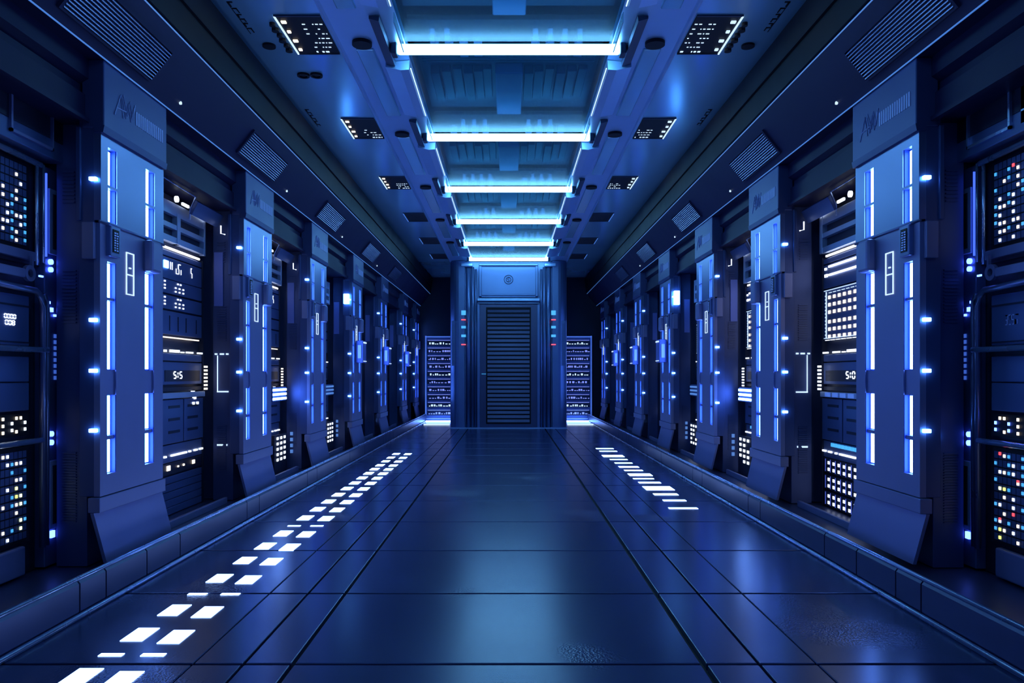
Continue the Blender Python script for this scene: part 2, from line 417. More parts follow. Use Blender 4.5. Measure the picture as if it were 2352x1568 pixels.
# ------------------------------------------------------------------ pillars
def H(a): return E+a
def pillar(s):
    y = PZ[s][0]; o = (2.34, y, .075)
    t = thing('light_pillar', '', 'pillar', (s*2.34, y, .075), 'light pillars along the %s wall' % SIDE[s])
    def part(name, mat, fn, sm=False):
        m = MB(s, o); fn(m); return each(m, name, mat, t) if name in SEP else m.build(name, mat, t, smooth=sm)
    # body behind the plates
    def body(m):
        m.box(2.372, 2.46, y, y+.77, H(-.7), H(1.46), .004)
        m.box(2.46, 2.64, y+.08, y+.69, .08, H(1.46), .004)
        m.box(2.62, 2.94, y+.16, y+.61, .08, H(1.46))
        m.box(2.445, 2.475, y-.012, y+.05, H(.88), H(1.42), .006)
    part('body', 'pillar_dark', body)
    cols = [(0, .075), (.175, .524), (.645, .77)]
    def upper(m):
        for a, b in cols: m.box(2.335, 2.375, y+a, y+b, H(.885), H(1.415))
        for a, b in ((.075, .175), (.524, .645)):
            m.box(2.335, 2.375, y+a, y+b, H(1.325), H(1.415)); m.box(2.335, 2.375, y+a, y+b, H(1.09), H(1.106)); m.box(2.335, 2.375, y+a, y+b, H(.885), H(.892))
    part('upper_plate', 'pillar_metal', upper)
    def lower(m):
        for a, b in cols: m.box(2.34, 2.375, y+a, y+b, H(-.7), H(.87))
        for a, b in ((.075, .175), (.524, .645)):
            m.box(2.34, 2.375, y+a, y+b, H(.66), H(.87)); m.box(2.34, 2.375, y+a, y+b, H(-.7), H(-.58))
            m.box(2.352, 2.375, y+a, y+b, H(-.12), H(.028)); m.box(2.35, 2.375, y+a, y+b, H(-.38), H(-.358)); m.box(2.35, 2.375, y+a, y+b, H(.436), H(.452))
    part('lower_plate', 'kick_metal', lower)
    part('ledge', 'pipe_dark', lambda m: m.tube([(2.338, y-.01, H(.878)), (2.338, y+.78, H(.878))], .009, 8), True)
    def wing(m): m.box(2.36, 2.43, y-.03, y+.0, H(.66), H(.87), .005)
    part('side_wing', 'kick_metal', wing)
    # cap
    def cap(m):
        m.box(2.312, 2.44, y-.01, y+.765, H(1.41), H(1.80), .006)
        m.prism([(2.308, H(1.425)), (2.316, H(1.385)), (2.37, H(1.385)), (2.37, H(1.425))], y-.012, y+.77)
    cp = part('cap', 'cap_metal', cap)
    def mark(m):
        zz = H(1.545); yy = y+.10; fy = (lambda q: q) if s < 0 else (lambda q: 2*y+.755-q)
        def st(pts): m.tube([(2.31, fy(a), b) for a, b in pts], .0035, 5)
        st([(yy, zz-.02), (yy+.07, zz+.12), (yy+.10, zz-.01)]); st([(yy+.03, zz+.03), (yy+.13, zz+.04)])
        st([(yy+.09, zz+.11), (yy+.13, zz), (yy+.16, zz+.10), (yy+.19, zz), (yy+.23, zz+.10)])
        st([(yy+.10, zz+.13), (yy+.15, zz+.02), (yy+.18, zz+.12), (yy+.21, zz+.02), (yy+.24, zz+.12)])
        for k in range(14): m.box(2.309, 2.313, fy(yy+.25+k*.026), fy(yy+.268+k*.026), zz+.0, zz+.085)
    m = MB(s, o); mark(m); mk = m.build('cap_lettering', 'cap_mark', cp)
    # kick panel
    def band(m): m.box(2.33, 2.40, y-.02, y+.79, H(-.79), H(-.705), .004)
    part('base_band', 'kick_metal', band)
    def kick(m):
        m.hexa([(2.36, y-.03, H(-.79)), (2.38, y-.03, H(-.79)), (2.38, y+.80, H(-.79)), (2.36, y+.80, H(-.79)),
                (2.30, y+.0, H(-1.08)), (2.32, y+.0, H(-1.08)), (2.32, y+.82, H(-1.08)), (2.30, y+.82, H(-1.08))])
    part('kick_panel', 'kick_metal', kick)
    # led strips: two columns
    for (a, b) in ((.10, .152), (.56, .622)):
        for (z0, z1) in ((.895, 1.088), (1.108, 1.315), (.455, .655), (.032, .433), (-.355, -.124), (-.575, -.384)):
            if a > .5: z0 += .004; z1 += .012 if z1 > 1.2 else 0
            part('led_strip', 'led_light', lambda m: m.box(2.366, 2.373, y+a, y+b, H(z0), H(z1)))
    part('slot_glow_liner', 'glow_liner', lambda m: [m.box(2.343, 2.3735, y+b-.006, y+b-.0005, H(z0), H(z1)) and m.box(2.3705, 2.3735, y+a, y+b, H(z0), H(z1))
         for a, b in ((.076, .1745), (.525, .6445)) for z0, z1 in ((-.578, -.121), (.029, .659), (.893, 1.089), (1.107, 1.324))])  # added lining, its blue stands in for LED glow on the slot walls
    # display box on the near column, rounded box on the far one
    def disp(m):
        m.box(2.312, 2.345, y+.065, y+.175, H(.69), H(.872), .006)
    d = part('display_box', 'pillar_metal', disp)
    MB(s, o).box(2.309, 2.313, y+.085, y+.15, H(.715), H(.85)).build('screen', 'black_metal', d)
    m = MB(s, o)
    for k in range(8):
        for q in range(2): m.box(2.306, 2.31, y+.096+q*.026, y+.105+q*.026+R.uniform(0, .008), H(.725)+k*.0145, H(.732)+k*.0145)
    m.build('screen_digits', 'dot_dimblue', d)
    part('junction_box', 'kick_metal', lambda m: m.box(2.28, 2.345, y+.50, y+.635, H(.66), H(.865), .018))
    def outl(m):
        for (a, b, c, e) in ((.285, .291, .49, .75), (.372, .378, .49, .75), (.285, .378, .49, .496), (.285, .378, .744, .75), (.285, .378, .61, .617)):
            m.box(2.334, 2.342, y+a, y+b, H(c), H(e))
        m.box(2.334, 2.342, y+.32, y+.342, H(.652), H(.66))
    part('outline_sign', 'outline_white', outl)
    for z0 in (1.118, .312, .022, -.32):
        part('side_lamp', 'lamp_light', lambda m: m.box(2.352, 2.395, y-.022, y+.002, H(z0)-.011, H(z0)+.011, .004))
    def vents(m):
        for k in range(9): m.box(2.53, 2.60, y+.07, y+.085, H(1.0)+k*.022, H(1.008)+k*.022)
        for k in range(26): m.box(2.52, 2.60, y+.07, y+.085, H(-.86)+k*.016, H(-.853)+k*.016)
        for k in range(16): m.box(2.52, 2.60, y+.07, y+.085, H(.3)+k*.02, H(.308)+k*.02)
    part('side_vent', 'pillar_dark', vents)
    # fittings on the side facing the camera
    part('side_panel', 'panel_blue', lambda m: m.box(2.545, 2.625, y+.066, y+.08, H(.61), H(1.09), .002))
    part('side_line', 'glow_dim', lambda m: m.box(2.462, 2.468, y+.07, y+.08, H(1.18), H(1.36)) .box(2.462, 2.468, y+.07, y+.08, H(-.62), H(-.5)))
    def dash(m):
        for a, b in ((2.50, 2.52), (2.54, 2.575), (2.60, 2.62)): m.box(a, b, y+.068, y+.08, H(.176), H(.19))
        for a, b in ((2.51, 2.516), (2.55, 2.60)): m.box(a, b, y+.068, y+.08, H(-.635), H(-.62))
        m.box(2.50, 2.60, y+.068, y+.08, H(-.158), H(-.146))
        m.box(2.594, 2.599, y+.068, y+.08, H(-.15), H(.17))
    part('side_dash_light', 'outline_white', dash)
    return t
EXTRA = ('side_panel', 'side_line', 'side_dash_light')
for s in (-1, 1):
    p = pillar(s)
    for i, y in enumerate(PZ[s]):
        lab = 'tall steel pillar with two white LED columns along the %s wall, %s from the front' % (SIDE[s], ORD[i])
        if i == 0: p['label'] = lab
        else: copy_tree(p, (s*2.34, y, .075), lab, EXTRA[2:] if i > 1 else EXTRA[:1] if (i == 1 and s > 0) else ())
    for ch in [q for q in p.children if q.name.split('.')[0] in EXTRA]:
        bpy.data.objects.remove(ch)

# ------------------------------------------------------------------ racks
FX = 2.70
def glyphs(m, x, y0, z0, n, w_=.03, h_=.045):
    for k in range(n):
        a = y0+k*w_*1.25
        for _ in range(5):
            c = z0+R.choice([0, .5, 1])*h_
            if R.random() < .5: m.box(x-.004, x, a, a+w_*R.uniform(.5, 1), c-.003, c+.003)
            else:
                b = a+R.choice([0, 1])*w_; d = z0+R.choice([0, .5])*h_; m.box(x-.004, x, b-.003, b+.003, d, d+h_/2)
SEG = {'S': 'afgcd', 'I': 'bc', '0': 'abcdef', '8': 'abcdefg', 'D': 'abcdef', 'C': 'afed'}
def seg_text(m, x, yc, z0, txt, w_, h_, s):
    n = len(txt)
    for k, ch in enumerate(txt if s < 0 else txt[::-1]):
        a = yc+(k-n/2)*w_*1.35; b = a+w_; q = w_*.12; L, Rr = (a, b) if s < 0 else (b, a)
        for c in SEG[ch]:
            if c in 'agd':
                z = z0+{'a': h_, 'g': h_/2, 'd': 0}[c]; m.box(x-.004, x, a+q, b-q, z-q, z+q)
            else:
                y = (a+b)/2 if ch == 'I' else Rr if c in 'bc' else L; z = z0+(h_/2 if c in 'bf' else 0); m.box(x-.004, x, y-q, y+q, z+q, z+h_/2-q)
def rack_mid(s):
    """rack between pillars; far end at y1, visible part is the last .75 m"""
    y1 = PZ[s][1]; y0 = y1-1.24; o = (FX, y1, .075)
    t = thing('server_rack', '', 'server rack', (s*FX, y1, .075), 'server racks recessed between the %s pillars' % SIDE[s])
    def part(name, mat, fn, par=None):
        m = MB(s, o); fn(m); return each(m, name, mat, par or t) if name in SEP else m.build(name, mat, par or t)
    def cab(m):
        m.box(FX+.03, 2.94, y0, y1+.06, .08, H(1.44))
        m.box(FX-.005, FX+.03, y0, y0+.03, .08, H(1.0)); m.box(FX-.008, FX+.03, y1-.012, y1+.005, .08, H(1.0))
    part('cabinet', 'rack_dark', cab)
    x = FX; a = y0+.03; b = y1-.015; v = y1-.74
    def mod(name, mat, z0, z1, dx=0): return part(name, mat, lambda m: m.box(x-dx, x+.03, a, b, H(z0), H(z1), .004))
    # slatted box on top
    if s < 0:
        f = part('slatted_panel', 'rack_light', lambda m: (m.box(x-.03, x+.02, a, b, H(1.27), H(1.37), .004), m.box(x-.03, x+.02, a, b, H(1.16), H(1.20), .003),
             m.box(x-.03, x+.02, a, b, H(1.05), H(1.10), .003), m.box(x-.035, x+.02, v+.17, v+.23, H(1.05), H(1.3), .003), m.box(x-.035, x+.02, b-.03, b, H(1.04), H(1.37), .003)))
    else:
        f = part('slatted_panel', 'rack_light', lambda m: (m.box(x-.03, x+.02, a, b, H(1.27), H(1.35), .004), m.box(x-.03, x+.02, a, b, H(1.16), H(1.20), .003),
             m.box(x-.03, x+.02, a, b, H(1.03), H(1.08), .003), m.box(x-.035, x+.02, v, v+.06, H(1.03), H(1.35), .003), m.box(x-.035, x+.02, b-.05, b, H(1.03), H(1.35), .003)))
    part('backing', 'rack_dark', lambda m: m.box(x+.01, x+.03, a, b, H(1.03), H(1.33)), f)
    part('light_bar', 'bar_white', lambda m: m.box(x-.012, x, v-.02, b-.07, H(.995), H(1.01)))
    mod('server_unit', 'rack_panel', .94, .985)
    if s < 0:
        u = mod('server_unit', 'rack_panel', .76, .93)
        part('square_lamp', 'lamp_light', lambda m: m.box(x-.012, x, v+.0, v+.07, H(.84), H(.90), .004), u)
        part('display_glyph', 'dot_white', lambda m: (glyphs(m, x, v+.12, H(.84), 1, .03, .06), glyphs(m, x, v+.22, H(.82), 2, .04, .08), glyphs(m, x, v+.5, H(.82), 1, .02, .08)), u)
        for z0 in (.645, .52):
            u = mod('server_unit', 'rack_panel', z0, z0+.11)
            part('indicator_light', 'dot_white', lambda m: [m.box(x-.006, x, v+c, v+c+.02, H(z0)+d, H(z0)+d+.012) for c, d in
                 ((.01, .085), (.01, .055), (.01, .03), (.2, .05), (.2, .02), (.27, .05), (.27, .02), (.34, .05), (.34, .02), (.24, .085), (.29, .085)) if R.random() < .95], u)
        u = mod('server_unit', 'rack_panel', .32, .505)
        part('slot', 'rack_dark', lambda m: [m.box(x-.004, x, v+c, v+c+.012, H(.35), H(.47)) for c in (.1, .25, .4, .6)], u)
    else:
        for z0, c in ((.90, .12), (.83, .12)):
            part('light_bar', 'bar_white', lambda m: m.box(x-.012, x, v+.0, b-c, H(z0), H(z0)+.014))
        part('indicator_light', 'dot_white', lambda m: (m.box(x-.01, x, b-.07, b-.04, H(.885), H(.905)), m.box(x-.01, x, b-.09, b-.04, H(.825), H(.85))))
        mod('server_unit', 'rack_panel', .73, .93)
        u = mod('server_unit', 'rack_panel', .30, .72)
        part('lit_edge', 'outline_white', lambda m: (m.box(x-.006, x, v, b-.02, H(.708), H(.713)), m.box(x-.006, x, v, b-.02, H(.305), H(.31)), m.box(x-.006, x, b-.065, b-.058, H(.31), H(.70)),
             [m.box(x-.006, x, v+.08*k, v+.08*k+.05, H(.685), H(.69)) for k in range(8)], [m.box(x-.006, x, b-.06, b-.045, H(.33)+.03*k, H(.34)+.03*k) for k in range(12)]), u)
        part('dark_field', 'screen_violet', lambda m: m.box(x-.002, x, v, b-.09, H(.33), H(.67)), u) if False else None
        part('indicator_light', 'dot_warm', lambda m: [m.box(x-.008, x, v+.03+.092*i, v+.065+.092*i, H(z0)-.062*j, H(z0)+.028-.062*j) for i in range(7) for j in range(3) for z0 in (.635, .43)], u)
    part('light_bar', 'dot_warm' if s < 0 else 'dot_white', lambda m: m.box(x-.01, x, v-.02, b-.08, H(.29), H(.30)) if s < 0 else
         [m.box(x-.01, x, v+.1*k, v+.1*k+.07, H(.287), H(.293)) for k in range(7)])
    part('dash_light', 'dot_white', lambda m: [m.box(x-.014, x, v+c, v+c+l, H(.178), H(.178)+h_) for c, l, h_ in ((0, .03, .018), (.1, .16, .022), (.3, .05, .01), (.40, .12, .014), (.62, .09, .014))])
    u = mod('server_unit', 'rack_panel', .11, .17)
    u = mod('display_unit', 'rack_panel', -.08, .10)
    part('screen', 'rack_dark', lambda m: m.box(x-.004, x, v+.02, b-.05, H(-.055), H(.035)), u)
    part('display_glyph', 'dot_white', lambda m: seg_text(m, x-.004, v+(.25 if s < 0 else .22), H(-.03), 'SIS' if s < 0 else 'SID', .04, .052, s), u)
    mod('server_unit', 'rack_dark', -.135, -.10)
    part('lit_shelf', 'rack_light', lambda m: m.box(x-.03, x+.03, a, b, H(-.19), H(-.145), .004))
    if s > 0: part('shelf_light', 'dot_dimblue', lambda m: [m.box(x-.034, x-.03, v+.1+.14*k, v+.2+.14*k, H(-.185), H(-.15)) for k in range(4)])
    for (c0, c1) in ((a, v+.33), (v+.35, b)):
        d = part('drawer', 'rack_panel', lambda m: m.box(x-.012, x+.03, c0, c1, H(-.55), H(-.20), .004))
        part('slot_handle', 'rack_dark', lambda m: [m.box(x-.015, x-.012, max(c0, v)+.06, min(c1, max(c0, v)+.26), H(z), H(z)+.022) for z in (-.27, -.37, -.47)], d)
    part('indicator_light', 'dot_white', lambda m: [m.box(x-.02, x, v+c, v+c+.035, H(z), H(z)+.022) for c, z in (((.5, -.16), (.53, -.21), (.50, -.255), (.58, -.255)) if s < 0 else ((.0, -.19), (.02, -.235)))])
    u = mod('server_unit', 'rack_panel', -.70, -.56)
    part('dash_light', 'dot_white', lambda m: [m.box(x-.014, x, v+c, v+c+l, H(-.655)+h_, H(-.64)+h_) for c, l, h_ in ((0, .03, -.0), (.12, .28, .0), (.45, .03, .0), (.55, .06, .0), (.66, .06, .0))], u)
    if s < 0:
        u = mod('server_unit', 'rack_dark', -.80, -.705)
        part('indicator_light', 'dot_warm', lambda m: [m.box(x-.01, x, v+c, v+c+l, H(-.75)-l/4, H(-.75)+l/2, .003) for c, l in ((.05, .055), (.24, .02), (.34, .024), (.52, .045))], u)
        for k in range(5): mod('server_unit', 'rack_panel', -.87-.062*k, -.812-.062*k)
    else:
        part('strip_light', 'dot_cyan', lambda m: [m.box(x-.01, x, v+.04+.06*k, v+.08+.06*k, H(-.6), H(-.57)) for k in range(9)], u)
        for z0 in (-.83, -.97, -1.11):
            u = mod('server_unit', 'rack_dark', z0, z0+.125)
            part('indicator_light', 'dot_white', lambda m: [m.box(x-.006, x, v+.03+.095*i, v+.06+.095*i, H(z0)+.02+.055*j, H(z0)+.045+.055*j) for i in range(7) for j in range(2)], u)
            part('lit_back', 'screen_violet', lambda m: [m.box(x-.003, x, v+.015+.095*i, v+.02+.095*i, H(z0)+.01, H(z0)+.115) for i in range(8)], u)
    # cluster at the far end
    part('indicator_light', 'dot_warm' if s < 0 else 'dot_white', lambda m: [m.box(x-.05, x-.04, y1-.03+c*.04, y1-.01+c*.04, H(.06)-.032*k, H(.077)-.032*k) for c in (-1, 0) for k in range(7)])
    return t
for s in (-1, 1):
    p = rack_mid(s)
    for i in range(1, 7):
        lab = 'recessed server rack with small white lights between the %s and %s %s pillars' % (ORD[i-1], ORD[i], SIDE[s])
        if i == 1: p['label'] = lab
        else: copy_tree(p, (s*FX, PZ[s][i], .075), lab, () if i == 2 else ('indicator_light', 'strip_light', 'dark_field', 'light_bar') if i < 5 else ('indicator_light', 'strip_light', 'dash_light', 'slot', 'slot_handle', 'light_bar', 'lit_edge'))
    # tilted screen and lamps above each of the first racks
    for i in (1, 2):
        y1 = PZ[s][i]
        t = thing('tilted_screen', 'dark slanted screen hanging above the rack before the %s %s pillar' % (ORD[i], SIDE[s]), 'screen', (s*2.55, y1-.3, H(1.44)), 'tilted screens above the racks')
        o = (2.55, y1-.3, H(1.44))
        m = MB(s, o); m.hexa([(2.52, y1-.52, H(1.40)), (2.54, y1-.52, H(1.42)), (2.54, y1+.02, H(1.42)), (2.52, y1+.02, H(1.40)), (2.58, y1-.50, H(1.30)), (2.60, y1-.50, H(1.31)), (2.60, y1+.02, H(1.31)), (2.58, y1+.02, H(1.30))]); m.build('panel', 'rack_panel', t)
        m = MB(s, o); m.tube([(2.54, y1-.52, H(1.44)), (2.60, y1-.48, H(1.35)), (2.63, y1-.42, H(1.28))], .008, 6); m.tube([(2.54, y1-.52, H(1.44)), (2.53, y1-1.2, H(1.45))], .005, 6); m.build('arm', 'pipe_metal', t)
        t = thing('shelf_lamp', 'small white lamps in a row above the rack before the %s %s pillar' % (ORD[i], SIDE[s]), 'lamp', (s*2.66, y1-.5, H(1.4)), 'small lamps above the racks')
        o = (2.66, y1-.5, H(1.4)); m = MB(s, o)
        m.ring((2.65, y1-.62, H(1.40)), 'x', 0, .025, .02, 14); m.box(2.64, 2.66, y1-.52, y1-.40, H(1.375), H(1.40), .006)
        each(m, 'bulb', 'dot_white', t)
        m = MB(s, o); m.box(2.64, 2.66, y1-.24, y1-.18, H(1.36), H(1.385), .006); m.tube([(2.65, y1-.18, H(1.37)), (2.65, y1-.02, H(1.345))], .007, 6)
        m.tube([(2.53, y1-.02, H(1.31)), (2.53, y1-.02, H(1.24)), (2.50, y1, H(1.235))], .006, 6)
        m.build('tube', 'dot_white', t)
    # open rack nearest the camera
    y1 = PZ[s][0]+.17; y0 = 3.0; o = (FX, y1, .075)
    t = thing('server_rack', 'piped server rack with dense indicator lights before the first %s pillar' % SIDE[s], 'server rack', (s*FX, y1, .075))
    def part(name, mat, fn, par=None, sm=False):
        m = MB(s, o); fn(m); return each(m, name, mat, par or t) if name in SEP else m.build(name, mat, par or t, smooth=sm)
    x = FX; ym = y1-.20      # main rack before ym, side column after
    part('cabinet', 'rack_dark', lambda m: (m.box(x+.03, 2.94, y0, y1+.05, .08, H(1.75)), m.box(x+.0, x+.03, y0, y1-.0, H(.62), H(.70))))
    hp = part('header_panel', 'rack_panel', lambda m: m.box(x-.10, x+.03, y0, ym+.12, H(1.23), H(1.34), .005))
    part('header_frame', 'pipe_metal' if s > 0 else 'kick_metal', lambda m: (m.box(x-.115, x-.1, ym-.36, ym+.0, H(1.27), H(1.285)), m.box(x-.115, x-.1, ym-.36, ym+.0, H(1.52), H(1.53)),
          m.box(x-.115, x-.1, ym-.36, ym-.345, H(1.27), H(1.53)), m.box(x-.115, x-.1, ym-.01, ym+.0, H(1.27), H(1.53)), [m.box(x-.10, x-.06, ym-.7, ym-.42, H(1.27), H(1.52), .004)] if s > 0 else 0), hp)
    part('header_recess', 'rack_dark', lambda m: m.box(x-.10, x+.03, y0, ym+.12, H(1.34), H(1.60), .004), hp)
    part('header_top', 'header_metal', lambda m: m.box(x-.14, x+.03, y0, ym+.16, H(1.60), H(1.74), .005), hp)
    # pipes
    part('pipe', 'pipe_metal', lambda m: (m.tube([(x-.04, y0, H(1.21)), (x-.04, ym, H(1.19))], .016), m.tube([(x-.03, ym-.02, H(1.19)), (x-.03, ym-.02, H(.62))], .010),
          m.tube([(x-.035, ym+.03, H(1.20)), (x-.035, ym+.03, H(.64))], .008)), None, True)
    part('pipe', 'pipe_dark', lambda m: (m.tube([(x-.05, y0, H(.50)), (x-.05, ym-.06, H(.47)), (x-.05, ym-.01, H(.44)), (x-.05, ym, H(.38)), (x-.05, ym, H(-.98))], .018),
          m.tube([(x-.045, ym+.02, H(.46)), (x-.045, ym+.045, H(.42)), (x-.045, ym+.05, H(.36)), (x-.045, ym+.05, H(.2)), (x-.045, ym+.045, H(-.98))], .014)), None, True)
    part('pipe', 'pipe_metal', lambda m: (m.tube([(x-.06, y0, H(.135)), (x-.06, ym+.03, H(.14))], .016), m.tube([(x-.06, y0, H(-.37)), (x-.06, ym-.02, H(-.37))], .016)), None, True)
    # upper led unit
    u = part('server_unit', 'black_metal', lambda m: m.box(x, x+.03, y0, ym-.04, H(.70), H(1.17)))
    def cells(m, z0, z1, dy=.036, dz=.045):
        z = z0
        while z < z1-.02:
            yy = ym-.07
            while yy > y0+.2: m.box(x-.003, x, yy-dy+.006, yy, z, z+dz-.008); yy -= dy
            z += dz
    part('module', 'rack_panel', lambda m: cells(m, .72+E, 1.15+E), u)
    def dots(m, z0, z1, pr, cols, dz=.045, seed=1):
        rr = random.Random(seed)
        for c in cols:
            z = z0
            while z < z1:
                if rr.random() < pr: m.box(x-.008, x-.002, ym-.07-c*.036-.022, ym-.07-c*.036-.006, z+.008, z+.026, .002)
                z += dz
    cw = [1, 2, 4, 5, 7, 8, 9]
    part('indicator_light', 'dot_white', lambda m: dots(m, H(.72), H(1.12), .5, [1, 4, 7], seed=3+s), u)
    part('indicator_light', 'dot_warm', lambda m: dots(m, H(.72), H(1.12), .4, [2, 5, 8], seed=8+s), u)
    part('indicator_light', 'dot_cyan', lambda m: dots(m, H(.73), H(1.12), .6, [0, 3, 6], seed=5+s), u)
    if s > 0: part('indicator_light', 'dot_red', lambda m: dots(m, H(.742), H(1.12), .14, cw, seed=18), u)
    part('shelf', 'kick_metal', lambda m: m.box(x-.03, x+.02, y0, ym-.02, H(.64), H(.69), .004))
    br = part('ring_bracket', 'kick_metal', lambda m: (m.ring((x-.05, ym-.12, H(.56)), 'x', .022, .045, .02), m.box(x-.06, x-.04, y0, ym-.16, H(.53), H(.58), .006), m.box(x-.055, x-.04, ym-.10, ym-.085, H(.57), H(.66))))
    part('tip_light', 'dot_blue', lambda m: m.box(x-.055, x-.045, ym-.03, ym+.0, H(.552), H(.562)), br)
    # middle units
    mu = part('display_unit', 'rack_panel', lambda m: m.box(x, x+.03, y0, ym-.04, H(.16), H(.44), .005))
    part('display_glyph', 'dot_white' if s < 0 else 'cap_mark', lambda m: (seg_text(m, x, ym-.20, H(.305), '0000', .018, .022, s), seg_text(m, x, ym-.20, H(.27), '008', .02, .024, s)) if s < 0 else glyphs(m, x, ym-.26, H(.27), 4, .022, .05), mu)
    part('seam', 'rack_dark', lambda m: (m.box(x-.006, x, y0, ym-.04, H(.375), H(.385)), m.box(x-.006, x, y0, ym-.04, H(.175), H(.182))), mu)
    part('server_unit', 'rack_panel', lambda m: (m.box(x, x+.03, y0, ym-.04, H(-.04), H(.10), .005), m.box(x, x+.03, y0, ym-.04, H(-.20), H(-.045), .005)))
    u = part('server_unit', 'black_metal', lambda m: m.box(x, x+.03, y0, ym-.04, H(-.34), H(-.215)))
    part('indicator_light', 'dot_warm', lambda m: dots(m, H(-.33), H(-.23), .8, [1, 2, 5], .037, seed=2), u)
    part('indicator_light', 'dot_blue' if s > 0 else 'dot_white', lambda m: dots(m, H(-.32), H(-.23), .3, [0, 3, 4], .037, seed=4), u)
    u = part('server_unit', 'black_metal', lambda m: m.box(x, x+.03, y0, ym-.04, H(-.93), H(-.40)))
    part('module', 'rack_panel', lambda m: cells(m, E-.91, E-.42), u)
    part('indicator_light', 'dot_white', lambda m: dots(m, H(-.91), H(-.45), .55, [1, 4, 7], seed=23+s), u)
    part('indicator_light', 'dot_warm', lambda m: dots(m, H(-.91), H(-.45), .4, [2, 5, 8], seed=28+s), u)
    part('indicator_light', 'dot_yellow', lambda m: dots(m, H(-.91), H(-.62), .3, [1, 2], seed=31+s), u)
    part('indicator_light', 'dot_cyan', lambda m: dots(m, H(-.91), H(-.42), .6, [0, 3, 6], seed=25+s), u)
    if s > 0: part('indicator_light', 'dot_red', lambda m: dots(m, H(-.90), H(-.42), .1, cw, seed=40), u)
    part('base_block', 'kick_metal', lambda m: m.box(x-.02, x+.02, y0, ym-.10, .09, H(-.95), .01))
    # side column
    c0, c1 = ym+.065, ym+.19
    sc = part('side_column', 'rack_panel', lambda m: m.box(x-.03, x+.03, ym+.05, y1+.02, .09, H(1.2), .004))
    for z0, z1 in ((.70, 1.08), (-.90, -.50)):
        h_ = part('handle_panel', 'rack_light', lambda m: (m.box(x-.045, x-.03, c0+.01, c1-.01, H(z0), H(z1), .004)), sc)
        m = MB(s, o); m.box(x-.048, x-.044, c0+.035, c1-.035, H(z0)+.03, H(z1)-.03)
        m.build('recess', 'black_metal', h_) if False else None
        MB(s, o).box(x-.05, x-.044, c0+.035, c1-.035, H(z0)+.03, H(z1)-.03).build('grip_recess', 'rack_dark', h_)
    part('round_lamp', 'dot_blue', lambda m: (m.ring((x-.035, c0+.03, H(.655)), 'x', 0, .016, .02, 14), m.ring((x-.035, c0+.03, H(.61)), 'x', 0, .015, .02, 14),
         m.ring((x-.035, c0+.035, H(-.345)), 'x', 0, .016, .02, 14), m.ring((x-.035, c0+.035, H(-.395)), 'x', 0, .016, .02, 14)), sc)
    part('square_lamp', 'dot_blue', lambda m: (m.box(x-.04, x-.03, c0+.01, c0+.025, H(.41), H(.425)), m.box(x-.04, x-.03, c0+.03, c0+.052, H(.365), H(.39)), m.box(x-.04, x-.03, c0+.065, c0+.08, H(.34), H(.353)),
         m.box(x-.045, x-.03, c0+.025, c0+.06, H(-.95), H(-.91))), sc)
    part('light_line', 'line_blue', lambda m: (m.box(x-.04, x-.03, c0-.012, c0-.006, H(.68), H(1.16)), m.box(x-.04, x-.03, c0-.012, c0-.006, H(-.92), H(-.45))), sc)
    part('button', 'dot_dimblue' , lambda m: [m.box(x-.036, x-.03, c0+.07, c0+.10, H(-.03)+.035*k, H(-.008)+.035*k) for k in range(8)], sc)

# ------------------------------------------------------------------ floor lights
def floor_light(x, y, wx, wy, label, skew=0, group='floor lights'):
    m = MB(1, (x, y, 0))
    m.box(x-wx/2, x+wx/2, y-wy/2, y+wy/2, -.004, .003)
    tag(m.build('floor_light', 'floor_light'), label, 'floor light', group)
zs = [2.935, 3.168, 3.417, 3.77, 4.045, 4.36, 4.78, 5.18, 5.59, 5.87, 6.2, 6.6, 7.0, 7.4, 7.8, 8.2, 8.6, 9.0, 9.4, 9.8, 10.25, 10.7, 11.2]
thin = {3.168, 4.045, 5.87}
for col, (x, nm) in enumerate(((-1.70, 'outer'), (-1.52, 'inner'))):
    for i, y in enumerate(zs):
        th = y in thin
        floor_light(x, y-(.03 if col and not th else 0), .10, .03 if th else (.17 if y < 5 else .19 if y < 8 else .2), '%s white light set in the left floor, %s in the %s row' % ('narrow' if th else 'square', ORD[i], nm), group='floor lights in two rows on the left')
for i, (px, py, wp, hp) in enumerate([(1569,1167,66,4),(1549,1149,52,4),(1529,1135,55,5),(1512,1121,64,12),(1492,1108,50,4),(1478,1099,47,2.5),(1470,1090,52,7),(1455,1080,42,3),(1444,1072,45,4),(1432,1063,40,2.4),(1421,1055,40,2.4),(1408,1047,48,6),(1397,1036,40,2.4),(1389,1030,40,2.4)]):
    d = py-860; y = F*E/d
    floor_light((px-1168)/F*y, y, wp/F*y, .72*hp*y*y/(F*E), '%s white light bar across the right floor, %s from the front' % ('broad' if hp > 5 else 'thin', ORD[i]), group='floor light bars on the right')

